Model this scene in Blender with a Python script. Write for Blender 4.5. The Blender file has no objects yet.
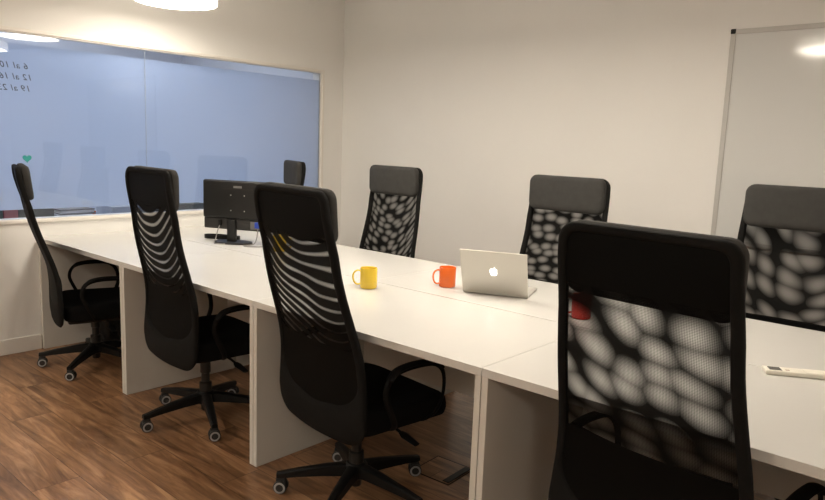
import bpy, bmesh, math, random
from mathutils import Vector, Matrix
random.seed(7)
PI = math.pi
sc = bpy.context.scene
COL = sc.collection

# ------------------------------------------------------------------ materials
def new_mat(name):
    m = bpy.data.materials.new(name); m.use_nodes = True
    nt = m.node_tree
    return m, nt, nt.nodes['Principled BSDF'], nt.nodes['Material Output']

def mat(name, col, rough=.5, metal=0, spec=.5, bump=0, bscale=60, var=0, vscale=4, emit=None, estr=1, coat=0):
    m, nt, b, out = new_mat(name)
    b.inputs['Base Color'].default_value = (*col, 1)
    b.inputs['Roughness'].default_value = rough
    b.inputs['Metallic'].default_value = metal
    b.inputs['Specular IOR Level'].default_value = spec
    b.inputs['Coat Weight'].default_value = coat
    tc = nt.nodes.new('ShaderNodeTexCoord')
    if var:
        n = nt.nodes.new('ShaderNodeTexNoise'); n.inputs['Scale'].default_value = vscale
        n.inputs['Detail'].default_value = 4
        nt.links.new(tc.outputs['Object'], n.inputs['Vector'])
        r = nt.nodes.new('ShaderNodeValToRGB')
        r.color_ramp.elements[0].position = .3; r.color_ramp.elements[1].position = .7
        r.color_ramp.elements[0].color = (*[c*(1-var) for c in col], 1)
        r.color_ramp.elements[1].color = (*[min(1, c*(1+var)) for c in col], 1)
        nt.links.new(n.outputs['Fac'], r.inputs['Fac'])
        nt.links.new(r.outputs['Color'], b.inputs['Base Color'])
    if bump:
        n = nt.nodes.new('ShaderNodeTexNoise'); n.inputs['Scale'].default_value = bscale
        nt.links.new(tc.outputs['Object'], n.inputs['Vector'])
        bp = nt.nodes.new('ShaderNodeBump'); bp.inputs['Strength'].default_value = bump
        bp.inputs['Distance'].default_value = .002
        nt.links.new(n.outputs['Fac'], bp.inputs['Height'])
        nt.links.new(bp.outputs['Normal'], b.inputs['Normal'])
    if emit:
        b.inputs['Emission Color'].default_value = (*emit, 1)
        b.inputs['Emission Strength'].default_value = estr
    return m

M_wall = mat('wall_paint', (.83, .82, .795), .7, spec=.25, bump=.25, bscale=140, var=.012, vscale=2)
M_ceil = mat('ceiling_paint', (.78, .77, .74), .85, spec=.1, bump=.1)
M_trim = mat('trim_paint', (.80, .77, .72), .35, var=.01)
M_desk = mat('white_laminate', (.625, .617, .592), .24, spec=.45, bump=.04, bscale=400, var=.008, vscale=6)
M_side = mat('desk_side_laminate', (.63, .612, .568), .4, spec=.35, bump=.04, bscale=400, var=.01, vscale=6)
M_black = mat('black_fabric', (.003, .003, .0028), .9, spec=.06, bump=.5, bscale=900)
M_seat = mat('black_seat_fabric', (.004, .004, .004), .9, spec=.15, bump=.5, bscale=900)
M_grey = mat('dark_grey_fabric', (.038, .037, .035), .8, spec=.22, bump=.5, bscale=800, var=.1, vscale=30)
M_frame = mat('black_frame_fabric', (.008, .0078, .0074), .8, spec=.12, bump=.5, bscale=800, var=.1, vscale=30)
M_arm = mat('armrest_plastic', (.003, .003, .003), .6, spec=.15)
M_plas = mat('black_plastic', (.005, .005, .005), .45, spec=.25, var=.1, vscale=20)
M_metalb = mat('black_metal', (.010, .010, .009), .35, spec=.5)
M_ring = mat('grey_caster_ring', (.30, .30, .30), .5)
M_ringh = mat('caster_tread', (.02, .02, .02), .6)
M_alu = mat('aluminium_frame', (.50, .49, .47), .5, metal=.1)
M_wb = mat('whiteboard_surface', (.66, .67, .66), .09, spec=.6, var=.006)
M_lap = mat('laptop_aluminium', (.62, .60, .55), .42, metal=.35, spec=.5, bump=.05, bscale=900)
M_key = mat('keyboard_black', (.02, .02, .022), .5)
M_scr = mat('dark_screen', (.01, .01, .012), .1)
M_logo = mat('backlit_logo', (.95, .95, .95), .4, emit=(1, .98, .95), estr=1.6)
M_yel = mat('yellow_glaze', (.82, .58, .05), .18, spec=.5, coat=.3)
M_ora = mat('orange_glaze', (.80, .15, .02), .18, spec=.5, coat=.3)
M_rem = mat('remote_white', (.80, .77, .68), .4)
M_red2 = mat('red_glaze', (.55, .02, .01), .2, coat=.3)
M_lcd = mat('remote_display', (.13, .13, .12), .25)
M_btn = mat('remote_print', (.45, .35, .28), .5)
M_mon = mat('monitor_black', (.008, .0078, .0075), .38, spec=.4, var=.1, vscale=12)
M_plate = mat('grey_plate', (.16, .155, .15), .4)
M_screw = mat('steel_screw', (.55, .54, .52), .3, metal=.8)
M_blue = mat('blue_plug', (.02, .06, .42), .4)
M_cable = mat('grey_cable', (.22, .21, .20), .5)
M_shade = mat('lamp_shade_white', (.60, .58, .55), .5)
M_lshade = mat('lamp_shade_fill_glow', (.60, .58, .55), .5, emit=(1, .90, .76), estr=3.6)  # glow added to the shade to fill the upper walls and ceiling
M_diff = mat('lamp_diffuser', (.9, .9, .88), .5, emit=(1, .90, .76), estr=31)
M_blued = mat('neighbour_daylight_fill', (.9, .9, .9), .5, emit=(.93, .955, 1.0), estr=4.8)
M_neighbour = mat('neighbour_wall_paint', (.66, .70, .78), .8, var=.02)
M_ndesk = mat('neighbour_desk_top', (.72, .76, .86), .4)
M_paper = mat('paper', (.78, .79, .82), .8, var=.02)
M_paperd = mat('dark_paper', (.14, .14, .16), .7)
M_red = mat('hazed_red_binder', (.42, .12, .13), .6)  # paled: haze of the glass is painted into the base colour
M_olive = mat('hazed_olive_box', (.13, .135, .12), .7)  # dulled in colour to carry the haze of the glass in front
M_gbox = mat('grey_box', (.34, .38, .45), .7)
M_ink = mat('marker_ink', (.05, .05, .06), .7)
M_teal = mat('teal_ink', (.03, .32, .30), .6)
M_bag = mat('black_nylon', (.02, .018, .017), .45, bump=1, bscale=40, var=.3, vscale=30)
M_gap = mat('dark_gap', (.02, .015, .012), .7)

# glass pane and frosted film
def make_glass():
    m, nt, b, out = new_mat('window_glass')
    nt.nodes.remove(b)
    t = nt.nodes.new('ShaderNodeBsdfTransparent'); t.inputs['Color'].default_value = (.93, .96, 1, 1)
    g = nt.nodes.new('ShaderNodeBsdfGlossy'); g.inputs['Roughness'].default_value = .015
    f = nt.nodes.new('ShaderNodeFresnel'); f.inputs['IOR'].default_value = 1.5
    x = nt.nodes.new('ShaderNodeMixShader')
    nt.links.new(f.outputs[0], x.inputs[0]); nt.links.new(t.outputs[0], x.inputs[1]); nt.links.new(g.outputs[0], x.inputs[2])
    nt.links.new(x.outputs[0], out.inputs['Surface'])
    return m
M_glass = make_glass()

def make_film():
    m, nt, b, out = new_mat('frosted_film')
    nt.nodes.remove(b)
    tc = nt.nodes.new('ShaderNodeTexCoord')
    n = nt.nodes.new('ShaderNodeTexNoise'); n.inputs['Scale'].default_value = 1.1
    nt.links.new(tc.outputs['Object'], n.inputs['Vector'])
    r = nt.nodes.new('ShaderNodeValToRGB')
    r.color_ramp.elements[0].position = .3; r.color_ramp.elements[0].color = (.70, .76, .86, 1)
    r.color_ramp.elements[1].position = .7; r.color_ramp.elements[1].color = (.78, .82, .90, 1)
    nt.links.new(n.outputs['Fac'], r.inputs['Fac'])
    tl = nt.nodes.new('ShaderNodeBsdfTranslucent'); nt.links.new(r.outputs[0], tl.inputs['Color'])
    df = nt.nodes.new('ShaderNodeBsdfDiffuse'); df.inputs['Color'].default_value = (.55, .60, .70, 1)
    tr = nt.nodes.new('ShaderNodeBsdfTransparent'); tr.inputs['Color'].default_value = (.9, .95, 1, 1)
    a = nt.nodes.new('ShaderNodeMixShader'); a.inputs[0].default_value = .22
    nt.links.new(tl.outputs[0], a.inputs[1]); nt.links.new(df.outputs[0], a.inputs[2])
    c = nt.nodes.new('ShaderNodeMixShader'); c.inputs[0].default_value = .10
    nt.links.new(a.outputs[0], c.inputs[1]); nt.links.new(tr.outputs[0], c.inputs[2])
    nt.links.new(c.outputs[0], out.inputs['Surface'])
    return m
M_film = make_film()

# laminate floor, planks along X
def make_floor():
    m, nt, b, out = new_mat('wood_laminate')
    L = nt.links.new; N = nt.nodes.new
    tc = N('ShaderNodeTexCoord')
    mp = N('ShaderNodeMapping'); mp.inputs['Rotation'].default_value = (0, 0, 0)
    L(tc.outputs['Object'], mp.inputs['Vector'])
    br = N('ShaderNodeTexBrick'); br.inputs['Scale'].default_value = 1
    br.inputs['Brick Width'].default_value = 1.25; br.inputs['Row Height'].default_value = .19
    br.inputs['Mortar Size'].default_value = .0014; br.inputs['Mortar Smooth'].default_value = .3
    br.inputs['Color1'].default_value = (.0, .0, .0, 1); br.inputs['Color2'].default_value = (1, 1, 1, 1)
    br.inputs['Mortar'].default_value = (.5, .5, .5, 1); br.offset = .37
    L(mp.outputs[0], br.inputs['Vector'])
    # grain: noise stretched along X and offset per plank
    off = N('ShaderNodeVectorMath'); off.operation = 'MULTIPLY'; off.inputs[1].default_value = (7.3, 5.1, 0)
    L(br.outputs['Color'], off.inputs[0])
    ad = N('ShaderNodeVectorMath'); ad.operation = 'ADD'; L(tc.outputs['Object'], ad.inputs[0]); L(off.outputs[0], ad.inputs[1])
    m2 = N('ShaderNodeMapping'); m2.inputs['Scale'].default_value = (1.6, 13, 1); L(ad.outputs[0], m2.inputs['Vector'])
    n1 = N('ShaderNodeTexNoise'); n1.inputs['Scale'].default_value = 1.5; n1.inputs['Detail'].default_value = 7
    n1.inputs['Roughness'].default_value = .62; n1.inputs['Distortion'].default_value = 1.2
    L(m2.outputs[0], n1.inputs['Vector'])
    r = N('ShaderNodeValToRGB'); e = r.color_ramp.elements
    e[0].position = .28; e[0].color = (.11, .052, .025, 1)
    e[1].position = .72; e[1].color = (.50, .29, .155, 1)
    k = r.color_ramp.elements.new(.5); k.color = (.30, .157, .078, 1)
    L(n1.outputs['Fac'], r.inputs['Fac'])
    # broad knots and lighter patches
    n2 = N('ShaderNodeTexNoise'); n2.inputs['Scale'].default_value = 2.4; n2.inputs['Detail'].default_value = 3
    m3 = N('ShaderNodeMapping'); m3.inputs['Scale'].default_value = (.8, 2.4, 1); L(ad.outputs[0], m3.inputs['Vector']); L(m3.outputs[0], n2.inputs['Vector'])
    r2 = N('ShaderNodeValToRGB'); r2.color_ramp.elements[0].position = .3; r2.color_ramp.elements[0].color = (.62, .60, .58, 1)
    r2.color_ramp.elements[1].position = .7; r2.color_ramp.elements[1].color = (1.2, 1.2, 1.2, 1)
    L(n2.outputs['Fac'], r2.inputs['Fac'])
    mx = N('ShaderNodeMix'); mx.data_type = 'RGBA'; mx.blend_type = 'MULTIPLY'; mx.inputs[0].default_value = 1
    L(r.outputs[0], mx.inputs[6]); L(r2.outputs[0], mx.inputs[7])
    mo = N('ShaderNodeMix'); mo.data_type = 'RGBA'; L(br.outputs['Fac'], mo.inputs[0])
    L(mx.outputs[2], mo.inputs[6]); mo.inputs[7].default_value = (.06, .03, .015, 1)
    L(mo.outputs[2], b.inputs['Base Color'])
    b.inputs['Roughness'].default_value = .33; b.inputs['Specular IOR Level'].default_value = .45
    bp = N('ShaderNodeBump'); bp.inputs['Strength'].default_value = .12; bp.inputs['Distance'].default_value = .002
    L(n1.outputs['Fac'], bp.inputs['Height']); L(bp.outputs[0], b.inputs['Normal'])
    return m
M_floor = make_floor()

# two-layer chair mesh: fine weave whose interference opens into blobs / waves
def make_mesh_mat(name, kind, sx, sz, warp, seed, open_max=.5, lo=.0, hi=1.0, slant=0, curve=0, weave=False):
    m, nt, b, out = new_mat(name)
    L = nt.links.new; N = nt.nodes.new
    b.inputs['Base Color'].default_value = (.003, .003, .0028, 1); b.inputs['Roughness'].default_value = .6
    b.inputs['Specular IOR Level'].default_value = .06
    tc = N('ShaderNodeTexCoord'); sp = N('ShaderNodeSeparateXYZ'); L(tc.outputs['Object'], sp.inputs[0])
    def mth(op, a, c=None):
        n = N('ShaderNodeMath'); n.operation = op
        for i, v in enumerate((a, c)):
            if v is None: continue
            if isinstance(v, (int, float)): n.inputs[i].default_value = v
            else: L(v, n.inputs[i])
        return n.outputs[0]
    x, z = sp.outputs['X'], sp.outputs['Z']
    ms = N('ShaderNodeMapping'); ms.inputs['Location'].default_value = (seed, seed*1.7, seed*.6)
    L(tc.outputs['Object'], ms.inputs['Vector'])
    nz = N('ShaderNodeTexNoise'); nz.inputs['Scale'].default_value = 4.2; nz.inputs['Detail'].default_value = .5
    L(ms.outputs[0], nz.inputs['Vector'])
    sc_ = N('ShaderNodeSeparateColor'); L(nz.outputs['Color'], sc_.inputs[0])
    wu = mth('MULTIPLY', mth('SUBTRACT', sc_.outputs[0], .5), warp)
    wv = mth('MULTIPLY', mth('SUBTRACT', sc_.outputs[1], .5), warp)
    # rows get closer towards the bottom, and arch with x
    zz = mth('SUBTRACT', mth('MULTIPLY', z, 1.9), mth('MULTIPLY', mth('MULTIPLY', z, z), .5))
    x2 = mth('MULTIPLY', mth('MULTIPLY', x, x), curve)
    u = mth('ADD', mth('ADD', mth('MULTIPLY', x, sx), mth('MULTIPLY', z, slant)), wu)
    v = mth('ADD', mth('ADD', mth('SUBTRACT', mth('MULTIPLY', zz, sz), x2), wv), mth('MULTIPLY', x, slant))
    if kind == 'blobs':
        cb = N('ShaderNodeCombineXYZ'); L(u, cb.inputs[0]); L(v, cb.inputs[1]); cb.inputs[2].default_value = seed
        vo = N('ShaderNodeTexVoronoi'); vo.voronoi_dimensions = '2D'; vo.feature = 'F1'
        vo.inputs['Scale'].default_value = 1; vo.inputs['Randomness'].default_value = .55
        L(cb.outputs[0], vo.inputs['Vector'])
        s = mth('SUBTRACT', 1.0, vo.outputs['Distance'])
    else:
        s = mth('ADD', mth('MULTIPLY', mth('SINE', mth('MULTIPLY', v, 2*PI)), .5), mth('SUBTRACT', mth('MULTIPLY', sc_.outputs[2], 1.0), .1))
    mr = N('ShaderNodeMapRange'); mr.interpolation_type = 'SMOOTHSTEP'
    mr.inputs['From Min'].default_value = lo; mr.inputs['From Max'].default_value = hi
    mr.inputs['To Min'].default_value = .006; mr.inputs['To Max'].default_value = open_max
    L(s, mr.inputs['Value'])
    op = mr.outputs[0]
    if weave:
        w = 2*PI/.0052
        a = mth('SINE', mth('MULTIPLY', mth('ADD', x, z), w*.707)); c = mth('SINE', mth('MULTIPLY', mth('SUBTRACT', x, z), w*.707))
        h = mth('ADD', mth('MULTIPLY', mth('MULTIPLY', a, c), .75), .85)
        op = mth('MULTIPLY', op, h)
    op = mth('MINIMUM', mth('MAXIMUM', op, 0.0), 1.0)
    op = mth('MULTIPLY', op, mth('LESS_THAN', z, 1.108)); op = mth('MULTIPLY', op, mth('GREATER_THAN', z, .69))  # opaque at the headrest; lower part blackened to imitate shade under the desk
    tr = N('ShaderNodeBsdfTransparent')
    mix = N('ShaderNodeMixShader'); L(op, mix.inputs[0]); L(b.outputs[0], mix.inputs[1]); L(tr.outputs[0], mix.inputs[2])
    L(mix.outputs[0], out.inputs['Surface'])
    return m

# ------------------------------------------------------------------ mesh helpers
def finish(name, bm, material, parent=None, smooth=False, angle=40):
    me = bpy.data.meshes.new(name)
    bmesh.ops.recalc_face_normals(bm, faces=bm.faces)
    bm.to_mesh(me); bm.free()
    for mm in (material if isinstance(material, (list, tuple)) else [material]): me.materials.append(mm)
    if smooth:
        for p in me.polygons: p.use_smooth = True
        try: me.set_sharp_from_angle(angle=math.radians(angle))
        except Exception: pass
    o = bpy.data.objects.new(name, me); COL.objects.link(o)
    if parent: o.parent = parent
    return o

def box(bm, x0, x1, y0, y1, z0, z1, bev=0, mi=0, seg=2, mat4=None):
    vs = [bm.verts.new((x, y, z)) for x in (x0, x1) for y in (y0, y1) for z in (z0, z1)]
    idx = [(0, 1, 3, 2), (4, 6, 7, 5), (0, 4, 5, 1), (2, 3, 7, 6), (0, 2, 6, 4), (1, 5, 7, 3)]
    fs = [bm.faces.new([vs[i] for i in f]) for f in idx]
    geo = vs
    if bev:
        es = list({e for f in fs for e in f.edges})
        r = bmesh.ops.bevel(bm, geom=es, offset=bev, segments=seg, affect='EDGES', profile=.6)
        fs = list({f for f in r['faces']} | {f for f in fs if f.is_valid})
        allv = {v for f in fs for v in f.verts}
        fs = list({f for v in allv for f in v.link_faces}); geo = list(allv)
    for f in fs: f.material_index = mi
    if mat4 is not None: bmesh.ops.transform(bm, matrix=mat4, verts=list({v for f in fs for v in f.verts}))
    return fs

def rings(bm, rr, mi=0, close=True, cap=True):
    """loft successive rings (lists of points)"""
    R = [[bm.verts.new(p) for p in r] for r in rr]
    n = len(R[0])
    for a, b in zip(R, R[1:]):
        for i in range(n if close else n-1):
            j = (i+1) % n
            f = bm.faces.new((a[i], a[j], b[j], b[i])); f.material_index = mi
    if cap:
        for r in (R[0], R[-1]):
            f = bm.faces.new(r); f.material_index = mi
    return R

def tube(bm, pts, rad, n=10, mi=0, flat=(1, 1)):
    pts = [Vector(p) for p in pts]
    rads = rad if isinstance(rad, (list, tuple)) else [rad]*len(pts)
    up = None; rr = []
    for i, p in enumerate(pts):
        t = (pts[min(i+1, len(pts)-1)] - pts[max(i-1, 0)]).normalized()
        if up is None:
            up = Vector((0, 0, 1)) if abs(t.z) < .9 else Vector((1, 0, 0))
        s = t.cross(up).normalized(); up = s.cross(t).normalized()
        rr.append([p + (s*math.cos(a)*flat[0] + up*math.sin(a)*flat[1])*rads[i] for a in [2*PI*k/n for k in range(n)]])
    rings(bm, rr, mi)

def smooth_path(P, n=6):
    P = [Vector(p) for p in P]; out = []
    for i in range(len(P)-1):
        p0 = P[max(i-1, 0)]; p1 = P[i]; p2 = P[i+1]; p3 = P[min(i+2, len(P)-1)]
        for k in range(n):
            t = k/n
            out.append(.5*((2*p1)+(p2-p0)*t+(2*p0-5*p1+4*p2-p3)*t*t+(-p0+3*p1-3*p2+p3)*t**3))
    out.append(P[-1]); return out

def lathe(bm, prof, n=32, c=(0, 0, 0), mi=0, axis='z', cap=False):
    rr = []
    for r, z in prof:
        ring = []
        for k in range(n):
            a = 2*PI*k/n
            if axis == 'z': ring.append((c[0]+r*math.cos(a), c[1]+r*math.sin(a), c[2]+z))
            elif axis == 'x': ring.append((c[0]+z, c[1]+r*math.cos(a), c[2]+r*math.sin(a)))
            else: ring.append((c[0]+r*math.cos(a), c[1]+z, c[2]+r*math.sin(a)))
        rr.append(ring)
    rings(bm, rr, mi, cap=cap)

def empty(name, loc=(0, 0, 0), rz=0):
    o = bpy.data.objects.new(name, None); COL.objects.link(o)
    o.location = loc; o.rotation_euler = (0, 0, rz); o.empty_display_size = .1
    return o

def tag(o, label=None, cat=None, group=None, kind=None):
    if label: o['label'] = label
    if cat: o['category'] = cat
    if group: o['group'] = group
    if kind: o['kind'] = kind
    return o

def struct(name, bm, m, smooth=False):
    o = finish(name, bm, m, smooth=smooth); o['kind'] = 'structure'; return o

def copy_tree(o, parent=None):
    c = o.copy(); COL.objects.link(c)
    if parent: c.parent = parent
    for ch in list(o.children): copy_tree(ch, c)
    return c

# ------------------------------------------------------------------ the setting
XW, YW = -1.16, 2.647          # left (window) wall, back wall
XR, YF, ZC = 7.2, -3.9, 2.75
WY0, WY1, WZ0, WZ1 = -.87, 2.393, .862, 2.025

bm = bmesh.new(); box(bm, XW-2.9, XR+.1, YF-.1, YW+.1, -.1, 0); struct('floor', bm, M_floor)
bm = bmesh.new(); box(bm, XW-2.9, XR+.1, YF-.1, YW+.1, ZC, ZC+.1); struct('ceiling', bm, M_ceil)
bm = bmesh.new(); box(bm, XW-.0, XR+.1, YW, YW+.1, 0, ZC); struct('wall_back', bm, M_wall)
bm = bmesh.new(); box(bm, XW-.0, XR+.1, YF-.1, YF, 0, ZC); struct('wall_front', bm, M_wall)
bm = bmesh.new(); box(bm, XR, XR+.1, YF, YW, 0, ZC); struct('wall_right', bm, M_wall)
bm = bmesh.new()
X0 = XW-.12
box(bm, X0, XW, YF-.1, YW+.1, 0, WZ0); box(bm, X0, XW, YF-.1, YW+.1, WZ1, ZC)
box(bm, X0, XW, YF-.1, WY0, WZ0, WZ1); box(bm, X0, XW, WY1, YW+.1, WZ0, WZ1)
struct('wall_left', bm, M_wall)
# skirting boards
bm = bmesh.new(); box(bm, XW, XW+.014, YF, -.004, 0, .10, bev=.004); struct('baseboard_left', bm, M_trim)
bm = bmesh.new(); box(bm, XW+.014, XR, YW-.014, YW, 0, .10, bev=.004); struct('baseboard_back', bm, M_trim)

# the interior window: frame, panes, film, writing on the glass
win = empty('window_1', (XW, (WY0+WY1)/2, WZ0)); win['kind'] = 'structure'
inv = Matrix.Translation(-Vector(win.location))
def wfin(name, bm, m, parent=None, smooth=False):
    if parent is None: bmesh.ops.transform(bm, matrix=inv, verts=bm.verts)
    return finish(name, bm, m, parent or win, smooth)
bm = bmesh.new(); w = .022
for a in ((WY0-w, WY1+w, WZ1, WZ1+w), (WY0-w, WY1+w, WZ0-w, WZ0), (WY0-w, WY0, WZ0, WZ1), (WY1, WY1+w, WZ0, WZ1)):
    box(bm, XW-.001, XW+.012, *a, bev=.003)
box(bm, XW-.06, XW-.0005, WY0, WY1, WZ0, WZ0+.003); box(bm, XW-.06, XW-.0005, WY0, WY1, WZ1-.008, WZ1)
box(bm, XW-.06, XW-.0005, WY0, WY0+.008, WZ0+.003, WZ1-.008); box(bm, XW-.06, XW-.0005, WY1-.008, WY1, WZ0+.003, WZ1-.008)
wfin('window_frame', bm, M_trim)
XG = XW-.014
for y0, y1 in ((WY0+.008, .766), (.770, WY1-.008)):
    bm = bmesh.new(); box(bm, XG-.008, XG, y0, y1, WZ0+.003, WZ1-.008); g = wfin('glass_pane', bm, M_glass)
    bm = bmesh.new(); box(bm, XG-.0095, XG-.0085, y0, y1, .925, 1.955); wfin('frosted_film', bm, M_film)
bm = bmesh.new(); box(bm, XG-.0085, XG+.0005, .7672, .7690, WZ0+.003, WZ1-.008); wfin('pane_joint', bm, mat('clear_silicone', (.45, .50, .55), .4))
def writing(txt, y, z, size, name='handwriting'):
    cu = bpy.data.curves.new(name, 'FONT'); cu.body = txt; cu.size = size; cu.extrude = .0004; cu.shear = .25
    cu.space_character = 1.12
    tmp = bpy.data.objects.new('tmp', cu); COL.objects.link(tmp)
    dg = bpy.context.evaluated_depsgraph_get(); me = bpy.data.meshes.new_from_object(tmp.evaluated_get(dg))
    bpy.data.objects.remove(tmp)
    me.transform(Matrix(((0, 0, 1, 0), (-1, 0, 0, 0), (0, 1, 0, 0), (0, 0, 0, 1))))   # written on the far face: reads mirrored
    me.materials.clear(); me.materials.append(M_ink)
    o = bpy.data.objects.new(name, me); COL.objects.link(o); o.parent = win
    o.location = Vector((XG+.0008, y, z)) - Vector(win.location); return o
writing('6 al 10', .0, 1.805, .052); writing('12 al 16', .022, 1.737, .052); writing('19 al 23', .01, 1.668, .052)
bm = bmesh.new()
hp = [(16*math.sin(t)**3, 13*math.cos(t)-5*math.cos(2*t)-2*math.cos(3*t)-math.cos(4*t)) for t in [2*PI*k/28 for k in range(28)]]
rings(bm, [[(XG+xx, -.033+a*.0017, 1.250+b*.0017) for a, b in hp] for xx in (.0004, .0012)])
wfin('heart_drawing', bm, M_teal)

# neighbouring room seen through the glass
NX = XW-.12
bm = bmesh.new(); box(bm, NX-2.75, NX-2.65, YF-.1, YW+.1, 0, ZC); struct('wall_neighbour_far', bm, M_neighbour)
bm = bmesh.new(); box(bm, NX-2.65, NX, YW, YW+.1, 0, ZC); struct('wall_neighbour_back', bm, M_neighbour)
bm = bmesh.new(); box(bm, NX-2.65, NX, YF-.1, YF, 0, ZC); struct('wall_neighbour_front', bm, M_neighbour)
for i, (yy, lab) in enumerate(((.9, 'right of the pane joint'), (-1.2, 'left of the pane joint'))):
    t = empty('daylight_fill_panel', (NX-1.2, yy, ZC))  # unseen panel added to send cool daylight through the frosted film
    tag(t, 'added cool white fill panel for daylight in the neighbouring room, ' + lab, 'fill light', 'added neighbouring room fill panels')
    bm = bmesh.new(); box(bm, -.66, .66, -.66, .66, -.035, -.001, bev=.004); finish('fill_panel_frame', bm, M_shade, t)
    bm = bmesh.new(); box(bm, -.6, .6, -.6, .6, -.041, -.0352); finish('diffuser', bm, M_blued, t)
# desk and the things on it behind the glass
t = empty('desk', (NX-.42, .3, 0)); tag(t, 'pale blue-white desk behind the window, holding papers and boxes', 'desk')
bm = bmesh.new(); box(bm, -.36, .36, -1.9, 1.9, .77, .80, bev=.003); finish('desk_top', bm, M_ndesk, t)
for sx in (-1, 1):
    for sy in (-1.8, 1.8):
        bm = bmesh.new(); box(bm, sx*.31-.02, sx*.31+.02, sy-.02, sy+.02, 0, .77); finish('leg', bm, M_alu, t)
def ybox(name, y0, y1, x0, x1, h, m, label, cat, z=.8, bev=.004, group=None):
    bm = bmesh.new(); cy = (y0+y1)/2; cx = (x0+x1)/2
    box(bm, x0-cx, x1-cx, y0-cy, y1-cy, 0, h, bev=bev)
    o = finish(name, bm, m); o.location = (cx, cy, z); tag(o, label, cat, group); return o
ybox('storage_box', -.02, .205, -1.75, -1.40, .115, M_olive, 'dark olive storage box behind the glass, right of the red binder', 'box')
ybox('binder', -.112, -.024, -1.72, -1.40, .105, M_red, 'red binder with painted haze, lying between two dark boxes behind the glass', 'binder')
ybox('storage_box', -.28, -.116, -1.72, -1.40, .10, M_olive, 'dark box behind the glass, left of the red binder', 'box')
def papers(name, y, x, n, h, w, label, dark=False, z=.8):
    bm = bmesh.new(); rnd = random.Random(y)
    for k in range(n):
        a = rnd.uniform(-.1, .1); d = rnd.uniform(-.012, .012)
        m4 = Matrix.Translation((d, rnd.uniform(-.02, .02), 0)) @ Matrix.Rotation(a, 4, 'Z')
        box(bm, -.105, .105, -w/2, w/2, k*h/n, (k+.86)*h/n, mi=(1 if (dark and k % 3 == 2) else 0), mat4=m4)
    o = finish(name, bm, [M_paper, M_paperd]); o.location = (x, y, z); tag(o, label, 'papers'); return o
papers('paper_stack', .385, -1.56, 9, .085, .24, 'messy stack of light and dark papers behind the glass beside the olive box', True)
papers('paper_stack', 1.00, -1.52, 4, .075, .17, 'bluish loose papers behind the glass, left of the computer monitor', True)
ybox('cardboard_box', .63, .90, -1.72, -1.45, .088, M_gbox, 'low pale grey box behind the glass, left of the second near chair', 'box')
ybox('tool_case', 1.14, 1.40, -1.72, -1.45, .088, M_olive, 'dark greenish case behind the glass, just left of the computer monitor', 'case')
t = empty('bottle', (-1.62, .555, .8)); tag(t, 'small clear bottle with orange label behind the glass', 'bottle')
bm = bmesh.new(); lathe(bm, [(0, 0), (.026, 0), (.028, .01), (.028, .07), (.012, .095), (.012, .11)], 20, cap=False); finish('bottle_body', bm, M_ndesk, t, True)
bm = bmesh.new(); lathe(bm, [(.0285, .02), (.0285, .055)], 20, cap=False); finish('bottle_label', bm, M_ora, t, True)
bm = bmesh.new(); lathe(bm, [(0, .125), (.013, .125), (.013, .105), (0, .105)], 16); finish('bottle_cap', bm, M_blue, t, True)

# ------------------------------------------------------------------ desks
def make_desk(x0, x1, side, label, group):
    """side 0: near row (y 0-.70), side 1: far row (y .705-1.405)"""
    W = .700; T = .745; th = .028
    L = x1-x0
    t = empty('desk', (x0+L/2, W/2 if side == 0 else W+.004+W/2, 0))
    tag(t, label, 'desk', group)
    s = 1 if side == 0 else -1
    bm = bmesh.new(); box(bm, -L/2+.0008, L/2-.0008, -W/2+.0008, W/2-.0008, T-th, T, bev=.0012, seg=1); finish('desk_top', bm, M_desk, t)
    for sx in (-1, 1):
        bm = bmesh.new(); a = sx*(L/2-.0015); b = sx*(L/2-.0255)
        box(bm, min(a, b), max(a, b), -W/2+.003, W/2-.003, 0.0, T-th, bev=.001, seg=1); finish('side_panel', bm, M_side, t)
    y = s*(W/2-.045)
    bm = bmesh.new(); box(bm, -L/2+.0258, L/2-.0258, y-.009, y+.009, .345, T-th-.0005, bev=.001, seg=1); finish('modesty_panel', bm, M_side, t)
    return t
xs = [(-1.158, 0), (0, 1.2), (1.2, 2.4), (2.4, 3.6)]
nl = ['white desk at the window end of the near row, touching the window wall',
      'white near-row desk between the first two visible side-panel seams, second from the window',
      'white near-row desk with the yellow mug on it, third from the window',
      'white near-row desk behind the large foreground chair, end nearest the camera']
fl = ['white back-row desk at the window end, under the computer monitor',
      'white back-row desk in front of the chair nearest the room corner, second from the window',
      'white back-row desk with the silver laptop and orange mug on it',
      'white back-row desk below the whiteboard, with the white remote on its front edge']
for (a, b), l1, l2 in zip(xs, nl, fl):
    make_desk(a, b, 0, l1, 'near row of white desks'); make_desk(a, b, 1, l2, 'back row of white desks')

# ------------------------------------------------------------------ office chairs
PROF = [(.24, .004), (.34, .002), (.42, .004), (.52, .012), (.60, .016), (.68, .010), (.76, -.008), (.84, -.028), (.92, -.046), (1.0, -.058), (1.08, -.065), (1.16, -.068), (1.22, -.068), (1.27, -.066)]
YB = -.212
def prof(z):
    P = PROF
    if z <= P[0][0]: return YB+P[0][1]
    for (a, ya), (b, yb) in zip(P, P[1:]):
        if z <= b:
            t = (z-a)/(b-a); return YB+ya+(yb-ya)*t
    return YB+P[-1][1]
def sprof(z):   # smoothed
    return sum(prof(z+d)*w for d, w in ((-.05, .15), (-.025, .22), (0, .26), (.025, .22), (.05, .15)))
def hw(z):
    if z > .95: return .236+(1.265-z)*.04
    if z > .45: return .2486+(.95-z)*.078
    return .2876-(.45-z)**2*.35
def backpt(x, z, off=0):
    h = hw(z); u = x/h
    return Vector((x, sprof(z)+.022*u*u*(1 if z < 1.05 else max(0, 1-(z-1.05)/.15)) + off, z))
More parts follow.
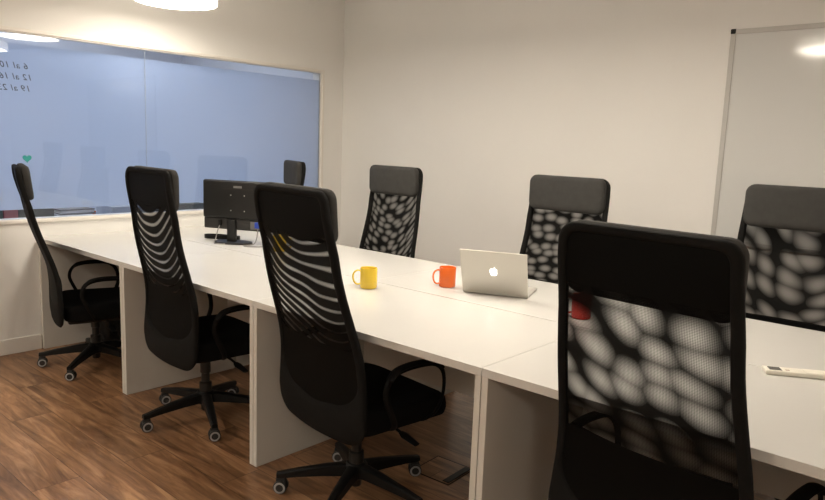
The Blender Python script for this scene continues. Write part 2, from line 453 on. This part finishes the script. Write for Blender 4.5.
def outline(zb, zt, mx, rt, rb, n=12, sag=0):
    """closed outline: right side up, top, left side down, bottom. mx: margin from the frame edge"""
    pts = []
    def side(z): return hw(z)-mx
    zs = [zb+rb+(zt-rt-zb-rb)*k/22 for k in range(23)]
    pts += [(side(z), z) for z in zs]
    for k in range(1, n+1):
        a = PI/2*k/n; pts.append((side(zt-rt)-rt+rt*math.cos(a), zt-rt+rt*math.sin(a)))
    m = 10; w = side(zt-rt)-rt
    pts += [(w-2*w*k/m, zt) for k in range(1, m)]
    for k in range(0, n):
        a = PI/2+PI/2*k/n; pts.append((-(side(zt-rt)-rt)+rt*math.cos(a), zt-rt+rt*math.sin(a)))
    pts += [(-side(z), z) for z in reversed(zs)]
    rbx = rb*1.35
    for k in range(1, n+1):
        a = PI+PI/2*k/n; pts.append((-(side(zb+rb)-rbx)+rbx*math.cos(a), zb+rb+rb*math.sin(a)))
    w = side(zb+rb)-rbx
    pts += [(-w+2*w*k/m, zb-sag*math.sin(PI*k/m)) for k in range(1, m)]
    for k in range(0, n):
        a = -PI/2+PI/2*k/n; pts.append((side(zb+rb)-rbx+rbx*math.cos(a), zb+rb+rb*math.sin(a)))
    return pts

def build_chair():
    t = empty('office_chair')
    # frame of the back: padded ring, deep at the bottom
    outer = outline(.330, 1.268, 0, .05, .085, sag=.006); inner = outline(.470, 1.243, .028, .034, .11, sag=.014)
    bm = bmesh.new(); N = 12; rr = []
    for k in range(N):
        a = 2*PI*k/N; c, s = math.cos(a), math.sin(a)
        cc = .5-.5*(abs(c)**.7)*(1 if c > 0 else -1); dd = .014*(abs(s)**.8)*(1 if s > 0 else -1)
        rr.append([backpt(o[0]+(i[0]-o[0])*cc, o[1]+(i[1]-o[1])*cc, dd) for o, i in zip(outer, inner)])
    R = [[bm.verts.new(p) for p in r] for r in rr]; n = len(R[0])
    for a in range(N):
        A, B = R[a], R[(a+1) % N]
        for i in range(n):
            j = (i+1) % n; bm.faces.new((A[i], A[j], B[j], B[i]))
    finish('back_frame', bm, M_frame, t, True, 80)
    # mesh fabric stretched in the frame
    ins = outline(.462, 1.25, .022, .034, .11, sag=.014)
    bm = bmesh.new()
    vr = []
    cz = .84
    for k in range(14):
        s = 1-k/14
        vr.append([bm.verts.new(backpt(x*s, cz+(z-cz)*s, -.004)) for x, z in ins])
    c = bm.verts.new(backpt(0, cz, -.004)); n = len(ins)
    for A, B in zip(vr, vr[1:]):
        for i in range(n): bm.faces.new((A[i], A[(i+1) % n], B[(i+1) % n], B[i]))
    for i in range(n): bm.faces.new((vr[-1][i], vr[-1][(i+1) % n], c))
    mesh = finish('mesh_back', bm, MESH[0], t, True, 180)
    # opaque lining behind the head cushion; lower one raised to imitate under-desk shade
    def lining(name, zb, zt, mx, off, m, th=.004, sag=0):
        bm = bmesh.new(); ZS = 14; XS = 12; grid = []
        for d in (off, off+th):
            grid.append([[bm.verts.new(backpt((hw(zb+(zt-zb)*i/ZS)-mx)*(2*j/XS-1), zb+(zt-zb)*i/ZS - sag*(1-(2*j/XS-1)**2)*(i/ZS), d)) for j in range(XS+1)] for i in range(ZS+1)])
        for g in grid:
            for i in range(ZS):
                for j in range(XS): bm.faces.new((g[i][j], g[i][j+1], g[i+1][j+1], g[i+1][j]))
        a, b = grid
        for i in range(ZS):
            for j in (0, XS): bm.faces.new((a[i][j], a[i+1][j], b[i+1][j], b[i][j]))
        for j in range(XS):
            for i in (0, ZS): bm.faces.new((a[i][j], a[i][j+1], b[i][j+1], b[i][j]))
        return finish(name, bm, m, t, True, 50)
    lining('upper_lining', 1.106, 1.255, .020, -.001, M_black)
    lining('lower_shade_lining', .49, .695, .045, 0.001, M_black, sag=.01)
    # lumbar cushion
    bm = bmesh.new()
    rr = []
    for k in range(9):
        a = PI*k/8; zc = .56-.085*math.cos(a); d = .012+.030*math.sin(a)**.8
        rr.append([backpt(x, zc, .006) for x in [-.20+.4*j/10 for j in range(11)]] + [backpt(x, zc, .006+d*(1-(x/.22)**4)) for x in [.20-.4*j/10 for j in range(11)]])
    rings(bm, rr); finish('lumbar_cushion', bm, M_black, t, True, 60)
    # head cushion in front of the top
    bm = bmesh.new()
    zb, zt = 1.080, 1.270; rr = []
    w0 = .230
    def pad_ring(s, off):
        pts = []; W, H = w0*s[0], (zt-zb)/2*s[1]; zc = (zb+zt)/2; r = .042*min(s)
        for cx, cz_, a0 in ((1, 1, 0), (-1, 1, PI/2), (-1, -1, PI), (1, -1, 1.5*PI)):
            for k in range(7):
                a = a0+PI/2*k/6
                x = cx*(W-r)+r*math.cos(a); z = zc+cz_*(H-r)+r*math.sin(a)
                pts.append(Vector((x, sprof(z)+off, z)))
            # straight-side subdivisions
        return pts
    for s, off in (((.90, .86), .013), ((.985, .97), .016), ((1.0, 1.0), .023), ((1.0, 1.0), .038), ((.985, .965), .048), ((.94, .90), .054), ((.8, .7), .058), ((.4, .3), .059)):
        rr.append(pad_ring(s, off))
    rings(bm, rr); finish('headrest', bm, M_grey, t, True, 60)
    # seat
    bm = bmesh.new(); rr = []
    def seat_ring(s, z, dr=0):
        pts = []; cy = .045; W, D = .262*s, .235*s; r = .07
        for cx, cyy, a0 in ((1, 1, 0), (-1, 1, PI/2), (-1, -1, PI), (1, -1, 1.5*PI)):
            for k in range(7):
                a = a0+PI/2*k/6
                x = cx*(W-r)+r*math.cos(a); y = cy+cyy*(D-r)+r*math.sin(a)
                zz = z-(.030*max(0, (y-.12)/.17)**2 if z > .40 else 0)
                pts.append((x, y, zz))
        return pts
    for s, z in ((.93, .368), (.985, .373), (1, .39), (1, .43), (.985, .452), (.94, .463), (.80, .468), (.5, .465)): rr.append(seat_ring(s, z))
    rings(bm, rr); finish('seat', bm, M_seat, t, True, 60)
    # armrests: closed loops each side
    for s in (-1, 1):
        bm = bmesh.new()
        P = smooth_path([(s*.17, -.02, .362), (s*.25, -.03, .372), (s*.290, -.05, .41), (s*.300, -.085, .48), (s*.303, -.105, .54), (s*.305, -.085, .595), (s*.305, -.03, .618), (s*.305, .06, .622), (s*.305, .13, .612), (s*.303, .175, .57), (s*.298, .185, .49), (s*.292, .16, .42), (s*.25, .13, .372), (s*.17, .12, .362)], 5)
        tube(bm, P, .0078, 10, flat=(1.5, .8))
        P = smooth_path([(s*.305, -.095, .585), (s*.305, -.06, .618), (s*.305, .0, .630), (s*.305, .07, .630), (s*.305, .13, .621), (s*.305, .165, .592)], 6)
        tube(bm, P, [.006]+[.0125]*(len(P)-2)+[.006], 12, flat=(1.6, .62))
        finish('armrest', bm, M_arm, t, True, 60)
    # mechanism with levers
    bm = bmesh.new(); box(bm, -.10, .10, -.16, .14, .318, .366, bev=.015, seg=3); box(bm, -.17, .17, -.05, .20, .352, .369, bev=.004)
    finish('tilt_mechanism', bm, M_metalb, t, True, 50)
    bm = bmesh.new(); tube(bm, [(.08, .05, .338), (.17, .055, .330), (.225, .06, .315)], .006, 8)
    tube(bm, [(.205, .058, .322), (.225, .06, .315), (.29, .066, .300)], [.010, .016, .011], 10, flat=(1.3, .55)); finish('lever', bm, M_plas, t, True)
    bm = bmesh.new(); lathe(bm, [(0, .30), (.026, .30), (.026, .24), (.021, .238), (.021, .19), (.031, .187), (.031, .135), (.024, .13), (.024, .045), (.02, .04), (0, .04)], 24)
    finish('gas_column', bm, M_metalb, t, True, 40)
    # five-star base: hub, five legs, a caster under each
    bm = bmesh.new(); lathe(bm, [(0, .142), (.036, .142), (.047, .132), (.047, .085), (.036, .076), (0, .076)], 28); finish('base_hub', bm, M_plas, t, True, 40)
    leg0 = None
    for k in range(5):
        if leg0 is None:
            bm = bmesh.new()
            rr = []
            for d, hw_, z0, z1 in ((.03, .026, .088, .138), (.12, .022, .084, .126), (.24, .018, .074, .104), (.300, .0165, .066, .090), (.322, .014, .066, .086)):
                rr.append([(d, -hw_, z0), (d, hw_, z0), (d, hw_*.95, z1-.006), (d, hw_*.55, z1), (d, -hw_*.55, z1), (d, -hw_*.95, z1-.006)])
            rings(bm, rr); leg = finish('leg', bm, M_plas, t, True, 35)
            bm = bmesh.new()
            for s in (-1, 1):
                c = (.305, 0, .0275)
                lathe(bm, [(.0, s*.008), (.025, s*.008), (.0275, s*.011), (.0275, s*.021), (.0235, s*.0245)], 24, c, 0, 'y')
                lathe(bm, [(.0235, s*.0245), (.0155, s*.0252)], 24, c, 1, 'y')
                lathe(bm, [(.0155, s*.0252), (.0, s*.0235)], 24, c, 0, 'y')
            box(bm, .285, .323, -.0075, .0075, .026, .062, bev=.004)
            tube(bm, [(.305, 0, .05), (.305, 0, .072)], .006, 8)
            ca = finish('caster', bm, [M_ringh, M_ring], leg, True, 35)
            # swivel
            ca.data.transform(Matrix.Translation((-.305, 0, 0))); ca.location = (.305, 0, 0); leg0 = leg
        else:
            leg = copy_tree(leg0, t)
        leg.rotation_euler = (0, 0, 2*PI*k/5)
    return t

MESH = [make_mesh_mat('chair_mesh_blobs', 'blobs', 9.8, 14.5, .9, 3.1, .44, .30, 1.02, slant=1.8, weave=True),
        make_mesh_mat('chair_mesh_blobs_wide', 'blobs', 10, 12, 1.0, 8.4, .34, .40, .95, slant=-2, curve=20),
        make_mesh_mat('chair_mesh_waves', 'waves', 5, 23, .9, 5.7, .42, .45, 1.25, curve=50),
        make_mesh_mat('chair_mesh_waves_loose', 'waves', 5, 23, 2.2, 1.9, .46, .35, 1.2, slant=6, curve=28),
        make_mesh_mat('chair_mesh_ripples', 'blobs', 15, 22, 1.6, 11.2, .36, .40, .9, slant=3, curve=60),
        make_mesh_mat('chair_mesh_cells', 'blobs', 13, 22, .8, 15.5, .36, .40, .9)]
proto = build_chair()
NG, FG = 'black mesh chairs along the near side', 'black mesh chairs along the wall side'
R = math.radians
# x, y, yaw, base angle (world), mesh material, back tilt, lift, label, group
chairs = [
 (-.61, .118, -16, 237.5, 2, 6.0, -.03, 'black high-back mesh chair nearest the window wall, seen almost side-on', NG),
 (.58, .152, -5, 263.7, 2, 0, .006, 'black high-back mesh chair on the near side, between the side-on window chair and the monitor', NG),
 (1.695, .155, -7, 222.8, 3, 3.8, 0.0, 'black high-back mesh chair on the near side, in front of the yellow mug', NG),
 (2.973, .148, -7, 250, 0, .5, -.022, 'large foreground black mesh chair with its back to the camera, nearest of all chairs', NG),
 (-.79, 1.48, 155, 30, 4, 0, 0, 'black chair behind the monitor, only its small grey head cushion showing against the glass', FG),
 (.42, 1.43, 176, 10, 4, -1.5, 0.01, 'black mesh chair facing the camera near the room corner, behind the yellow mug', FG),
 (1.73, 1.41, 178, 40, 5, -1.5, 0.015, 'black mesh chair facing the camera right behind the silver laptop', FG),
 (2.875, 1.41, 181, 20, 1, 0, 0.035, 'black mesh chair in front of the whiteboard at the right edge', FG),
]
for i, (x, y, a, ba, mm, tilt, lift, lab, grp) in enumerate(chairs):
    c = proto if i == 0 else copy_tree(proto)
    c.location = (x, y, 0); c.rotation_euler = (0, 0, R(a)); tag(c, lab, 'chair', grp)
    k = 0
    for ch in c.children:
        base = ch.name.split('.')[0]
        if base == 'leg':
            ch.rotation_euler = (0, 0, R(ba-a)+2*PI*k/5); k += 1
            for q in ch.children: q.rotation_euler = (0, 0, R(-37+90-(ba+72*(k-1))+(37*k+61*i) % 50-25))
        elif base == 'mesh_back':
            ch.data = ch.data.copy(); ch.data.materials[0] = MESH[mm]
        if base in ('mesh_back', 'back_frame', 'upper_lining', 'lower_shade_lining', 'lumbar_cushion', 'headrest'):
            ch.matrix_local = Matrix.Translation((0, YB-(.03 if i == 0 else 0), .5)) @ Matrix.Rotation(R(tilt), 4, 'X') @ Matrix.Translation((0, -YB, -.5))
            ch.location.z += lift
        elif base not in ('leg', 'base_hub', 'gas_column'): ch.location.z = lift

# ------------------------------------------------------------------ pendant lamps
LZ = 2.252
def make_pendant():
    t = empty('pendant_lamp')
    bm = bmesh.new(); r = .25
    lathe(bm, [(r-.006, 0), (r, 0), (r, .075), (r-.01, .085), (.05, .10), (.012, .105), (.012, .14), (0, .14)], 64)
    lathe(bm, [(r-.006, 0), (r-.006, .07), (.0, .075)], 64); finish('lamp_shade', bm, M_lshade, t, True, 35)
    bm = bmesh.new(); lathe(bm, [(0, .004), (r-.012, .004), (r-.008, .008), (r-.008, .03), (0, .03)], 64); finish('diffuser', bm, M_diff, t, True, 35)
    bm = bmesh.new(); tube(bm, [(0, 0, .138), (0, 0, ZC-LZ-.02)], .003, 8); finish('cord', bm, M_shade, t, True)
    bm = bmesh.new(); lathe(bm, [(0, ZC-LZ-.03), (.045, ZC-LZ-.028), (.05, ZC-LZ-.001), (0, ZC-LZ-.001)], 24); finish('ceiling_rose', bm, M_shade, t, True)
    return t
lp = make_pendant()
for i, (x, y, lab) in enumerate([(-.54, .655, 'round white pendant lamp over the window end of the desks, nearest the window wall'),
                          (.92, .76, 'round white pendant lamp over the middle of the desks, mirrored in the window'),
                          (2.36, .80, 'round white pendant lamp over the near end of the desks, mirrored in the whiteboard'),
                          (5.9, 1.15, 'round white pendant lamp far to the right, past the desks'),
                          (-.3, -2.1, 'round white pendant lamp on the open floor side, nearest the window wall'),
                          (2.3, -2.9, 'round white fill pendant added unseen on the open floor side, middle one'),  # extra pendant out of view, added as ambient fill
                          (4.8, -2.6, 'round white fill pendant added unseen on the floor side, farthest from window')]):  # another unseen pendant, added to lift the ambient light
    c = lp if i == 0 else copy_tree(lp)
    if i == 0: diff0 = [q for q in c.children if q.name.startswith('diffuser')][0]
    c.location = (x, y, LZ); tag(c, lab, 'pendant lamp', 'round pendant lamps')

diff0.data = diff0.data.copy(); diff0.data.materials[0] = mat('lamp_diffuser_dimmed', (.9, .9, .88), .5, emit=(1, .90, .76), estr=22)

# ------------------------------------------------------------------ whiteboard
t = empty('whiteboard', (3.13, YW-.001, .90)); tag(t, 'wall-mounted whiteboard with thin aluminium frame and black corners', 'whiteboard')
WB = 1.89; HB = 1.254; fw = .028
bm = bmesh.new(); box(bm, -WB/2+.01, WB/2-.01, -.012, -.002, .01, HB-.01); finish('board_panel', bm, M_wb, t)
bm = bmesh.new()
for a in ((-WB/2, WB/2, HB-fw, HB), (-WB/2, WB/2, 0, fw), (-WB/2, -WB/2+fw, fw, HB-fw), (WB/2-fw, WB/2, fw, HB-fw)):
    box(bm, a[0], a[1], -.018, -.001, a[2], a[3], bev=.003)
finish('board_frame', bm, M_alu, t)
for sx in (-1, 1):
    for z in (0, HB):
        bm = bmesh.new(); a = sx*WB/2; b = sx*(WB/2-.026); z0, z1 = (z-.003, z+.026) if z == 0 else (z-.026, z+.003)
        box(bm, min(a, b)-.002, max(a, b)+.002, -.021, 0, z0, z1, bev=.007, seg=3); finish('corner_cap', bm, M_plas, t, True)

# ------------------------------------------------------------------ laptop
ang = math.atan2(.966-.86, 1.945-1.669)
t = empty('laptop', (1.807, .913, .745), ang)
tag(t, 'open silver laptop with a glowing apple mark on its lid, on the back-row desk', 'laptop')
lw, ld = .312, .216
bm = bmesh.new(); box(bm, -lw/2, lw/2, .004, ld, .002, .014, bev=.004, seg=3); 
for sx in (-1, 1):
    for y in (.02, ld-.02): lathe(bm, [(0, 0), (.006, 0), (.006, .003), (0, .003)], 12, (sx*.13, y, 0))
finish('base', bm, M_lap, t, True)
bm = bmesh.new(); box(bm, -.125, .125, .028, .118, .0138, .0148)
finish('keyboard', bm, M_key, t)
bm = bmesh.new(); box(bm, -.048, .048, .130, .195, .0138, .0144); finish('trackpad', bm, mat('trackpad', (.45, .44, .42), .3, metal=.3), t)
tl = R(22)
lid = Matrix.Translation((0, .004, .013)) @ Matrix.Rotation(tl, 4, 'X')
bm = bmesh.new(); box(bm, -lw/2, lw/2, -.0035, .0035, 0, .219, bev=.003, seg=3, mat4=lid); lido = finish('lid', bm, M_lap, t, True)
bm = bmesh.new(); box(bm, -lw/2+.008, lw/2-.008, .0036, .0042, .012, .208, mat4=lid); finish('screen', bm, M_scr, lido)
bm = bmesh.new()
def apple():
    P = []
    half = [(0, .0155), (.005, .0180), (.0105, .0182), (.0155, .0150), (.0178, .0085), (.0178, .001), (.0150, -.0085), (.0110, -.0150), (.0065, -.0180), (.003, -.0168), (0, -.0160)]
    r = smooth_path([(x, 0, z) for x, z in half], 4)
    right = [(p.x, p.z) for p in r]
    # bite on the right side
    bx, bz, br = .0225, .004, .0105
    rt = []
    for x, z in right:
        d = math.hypot(x-bx, z-bz)
        if d < br: x, z = bx+(x-bx)/d*br, bz+(z-bz)/d*br
        rt.append((x, z))
    return rt+[(-x, z) for x, z in reversed(right[1:-1])]
ap = apple()
rings(bm, [[lid @ Vector((x, y, .112+z)) for x, z in ap] for y in (-.0034, -.0041)])
leaf = [(0.0005, .0195), (.003, .0200), (.0060, .0228), (.0072, .0272), (.0040, .0262), (.0012, .0235)]
rings(bm, [[lid @ Vector((x, y, .112+z)) for x, z in leaf] for y in (-.0034, -.0041)])
bmesh.ops.triangulate(bm, faces=bm.faces)
finish('apple_mark', bm, M_logo, lido)

# ------------------------------------------------------------------ mugs
def mug(x, y, handle_ang, m, label):
    t = empty('mug', (x, y, .745), handle_ang); tag(t, label, 'mug')
    bm = bmesh.new(); r, h = .0405, .098
    lathe(bm, [(0, 0), (r-.006, 0), (r-.002, .002), (r, .006), (r, h-.002), (r-.0015, h), (r-.003, h-.001), (r-.0045, h-.006), (r-.0045, .010), (r-.008, .006), (0, .006)], 40)
    finish('mug_body', bm, m, t, True, 45)
    bm = bmesh.new()
    P = smooth_path([(r-.002, 0, h-.018), (r+.012, 0, h-.014), (r+.028, 0, h-.024), (r+.034, 0, h-.046), (r+.028, 0, .028), (r+.014, 0, .017), (r-.002, 0, .020)], 5)
    tube(bm, P, .0048, 10, flat=(1.25, .85)); finish('handle', bm, m, t, True)
mug(1.319, .572, R(222), M_yel, 'yellow mug in plain view on the near-row desk, to the left of the orange mug')
mug(1.536, .897, R(240), M_ora, 'orange mug on the back-row desk left of the laptop')

mug(0.19, .915, R(60), M_yel, 'second yellow mug, seen through the mesh back of the third near chair')
mug(2.29, .84, R(200), M_red2, 'red mug seen through the mesh back of the large foreground chair')

# ------------------------------------------------------------------ remote control
ra = math.atan2(.72-.618, 3.197-3.068)
t = empty('remote_control', (3.120, .697, .745), R(30)); tag(t, 'white air-conditioner remote lying on the desks at the right edge', 'remote control')
bm = bmesh.new(); box(bm, -.095, .095, -.026, .026, 0, .0155, bev=.005, seg=3); finish('remote_body', bm, M_rem, t, True)
bm = bmesh.new(); box(bm, -.082, -.045, -.018, .018, .0153, .0160, bev=.0002, seg=1); finish('display', bm, M_lcd, t)
for q in range(3):
    bm = bmesh.new(); box(bm, -.034+q*.018, -.022+q*.018, -.014, -.003, .0153, .0161); finish('button', bm, M_btn if q == 0 else M_rem, t)
bm = bmesh.new(); box(bm, .022, .088, -.022, .022, .0153, .0165, bev=.0004, seg=1); finish('cover', bm, M_rem, t)

# ------------------------------------------------------------------ monitor
t = empty('computer_monitor', (-.257, .885, .745), R(23.6)); tag(t, 'black computer monitor seen from behind, on the desks near the window', 'monitor')
MX = .045
bm = bmesh.new(); box(bm, MX-.265, MX+.265, -.010, .016, .088, .408, bev=.004, seg=2)
b0 = finish('monitor_casing', bm, M_mon, t, True, 35)
bm = bmesh.new(); box(bm, MX-.262, MX+.262, -.028, -.008, .162, .405, bev=.008, seg=3); finish('rear_bulge', bm, M_mon, t, True, 35)
bm = bmesh.new(); box(bm, MX-.26, MX+.26, -.020, -.009, .096, .160, bev=.006, seg=2); finish('lower_bezel', bm, mat('monitor_matt', (.02, .019, .018), .5), t, True, 35)
bm = bmesh.new(); box(bm, MX-.11, MX+.11, -.0295, -.028, .352, .357); finish('vent_slot', bm, M_gap, t)
bm = bmesh.new(); box(bm, MX-.03, MX+.03, -.0300, -.028, .362, .376); finish('maker_plate', bm, M_plate, t)
for sx in (-.05, .05):
    for z in (.215, .315):
        bm = bmesh.new(); lathe(bm, [(0, -.0305), (.004, -.0305), (.004, -.027), (0, -.027)], 12, (MX+sx, 0, z), 0, 'y'); finish('screw', bm, M_screw, t)
bm = bmesh.new(); box(bm, MX-.255, MX+.255, .0158, .0166, .10, .40); finish('screen', bm, M_scr, t)
bm = bmesh.new(); box(bm, -.030, .030, -.040, -.010, .006, .158, bev=.006, seg=2); finish('stand_neck', bm, M_mon, t, True, 35)
bm = bmesh.new(); n = 40
rr = []
for s, z in ((1, 0), (1, .007), (.97, .011), (.5, .013)): rr.append([(.135*s*math.cos(2*PI*k/n), -.01+.085*s*math.sin(2*PI*k/n), z) for k in range(n)])
rings(bm, rr); finish('stand_base', bm, M_mon, t, True, 35)
bm = bmesh.new(); box(bm, .135, .20, -.0225, -.019, .10, .150, bev=.001); finish('rating_label', bm, M_plate, t)
# cables of the monitor
t2 = empty('monitor_cable', (-.257, .885, .745), R(23.6)); tag(t2, 'grey video cable with blue plug hanging from the right of the monitor', 'cable')
bm = bmesh.new(); tube(bm, smooth_path([(.197, -.036, .11), (.196, -.045, .05), (.18, -.06, .012), (.14, -.112, .006), (.20, -.125, .006), (.30, -.06, .006), (.38, .04, .006), (.42, .10, .006)], 8), .0032, 8); finish('cord', bm, M_cable, t2, True)
bm = bmesh.new(); box(bm, .178, .216, -.045, -.0205, .112, .150, bev=.004); finish('blue_plug', bm, M_blue, t2, True)
t3 = empty('power_cable', (-.257, .885, .745), R(23.6)); tag(t3, 'thin grey power cable looping from the monitor beside its stand', 'cable')
bm = bmesh.new(); tube(bm, smooth_path([(-.088, -.024, .125), (-.092, -.048, .08), (-.096, -.066, .03), (-.08, -.105, .006), (-.04, -.115, .006), (.0, -.108, .006)], 8), .0035, 8); finish('cord', bm, M_cable, t3, True)
bm = bmesh.new(); box(bm, -.098, -.078, -.034, -.0205, .112, .150, bev=.003); finish('plug', bm, M_plas, t3, True)
# coiled black strap to the left of the monitor
bm = bmesh.new(); P = []
for k in range(33):
    a = 2*PI*k/32; P.append((.085*math.cos(a), .038*math.sin(a), 0))
rr = []
for p in P[:-1]:
    v = Vector(p); nrm = Vector((p[0]/.085**2, p[1]/.038**2, 0)).normalized()
    rr.append([v-nrm*.002, v+nrm*.002, v+nrm*.002+Vector((0, 0, .026)), v-nrm*.002+Vector((0, 0, .026))])
Rg = [[bm.verts.new(p) for p in r] for r in rr]
for a in range(32):
    A, B = Rg[a], Rg[(a+1) % 32]
    for i in range(4): bm.faces.new((A[i], A[(i+1) % 4], B[(i+1) % 4], B[i]))
o = finish('coiled_strap', bm, M_plas, smooth=True, angle=50); o.location = (-.50, .91, .745); o.rotation_euler = (0, 0, R(35))
tag(o, 'flat black strap coiled in a loop, lying left of the monitor', 'strap')
# small dark adapter behind the stand
bm = bmesh.new(); box(bm, -.035, .035, -.02, .02, 0, .028, bev=.005, seg=3); o = finish('power_adapter', bm, M_plas, smooth=True); o.location = (-.375, .965, .745); o.rotation_euler = (0, 0, R(30))
tag(o, 'small black power adapter lying beside the monitor stand', 'adapter')

# ------------------------------------------------------------------ under the desks
# floor hatch with dark slot
c = [(1.737, .493), (1.712, .672), (1.882, .675), (1.924, .486)]
t = empty('floor_box', (1.815, .575, 0), R(3)); tag(t, 'square floor hatch with dark cable slot, in the wooden floor under the desks', 'floor box')
bm = bmesh.new()
for a in ((-.10, .10, -.098, -.094), (-.10, .10, .094, .098), (-.10, -.096, -.094, .094), (.096, .10, -.094, .094)): box(bm, *a, 0, .003)
finish('rim', bm, M_gap, t)
bm = bmesh.new(); box(bm, -.0955, .0955, -.0935, .0935, 0, .002); finish('hatch_lid', bm, M_floor, t)
bm = bmesh.new(); box(bm, .060, .092, -.085, .085, .0021, .006, bev=.001); finish('cable_slot', bm, M_plas, t)
# dark bag and white folder against the panel
t = empty("bag", (-.985, .36, 0)); tag(t, 'dark crumpled bag on the floor under the window-end desk, behind the side-on chair', 'bag')
bm = bmesh.new(); bmesh.ops.create_icosphere(bm, subdivisions=4, radius=1)
for v in bm.verts:
    n = v.co.copy(); k = 1+.07*math.sin(n.x*7+n.z*5)+.05*math.sin(n.y*13+n.z*9)+.04*math.sin(n.x*19-n.y*15)
    s = lambda q: math.copysign(abs(q)**.65, q)*.85
    v.co = Vector((s(n.x)*.10*k, s(n.y)*.09*k, max(0, .12+s(n.z)*.14*k)))
finish('bag_body', bm, M_bag, t, True, 180)
bm = bmesh.new(); tube(bm, smooth_path([(-.05, 0, .21), (-.035, 0, .27), (.035, 0, .27), (.05, 0, .21)], 6), .008, 8); finish('bag_handle', bm, M_bag, t, True)

# ------------------------------------------------------------------ camera and colour
cam = bpy.data.cameras.new('camera'); co = bpy.data.objects.new('camera', cam); COL.objects.link(co)
f = 689.933; cam.sensor_width = 36; cam.lens = f/825*36; cam.sensor_fit = 'HORIZONTAL'
yaw, pit, rol = 2.2956, -.1504, .0365
F = Vector((math.cos(pit)*math.cos(yaw), math.cos(pit)*math.sin(yaw), math.sin(pit)))
Rt = F.cross(Vector((0, 0, 1))).normalized(); U = Rt.cross(F)
cr, sr = math.cos(rol), math.sin(rol)
X = Rt*cr+U*sr; Y = -Rt*sr+U*cr
mw = Matrix((X, Y, -F)).transposed().to_4x4(); mw.translation = Vector((3.5994, -1.6973, 1.4207))
co.matrix_world = mw; sc.camera = co; cam.clip_start = .05

w = bpy.data.worlds.new('world'); sc.world = w; w.use_nodes = True
w.node_tree.nodes['Background'].inputs[0].default_value = (.5, .55, .6, 1); w.node_tree.nodes['Background'].inputs[1].default_value = .05
sc.view_settings.view_transform = 'Standard'; sc.view_settings.look = 'None'
sc.view_settings.exposure = .48; sc.view_settings.gamma = 1
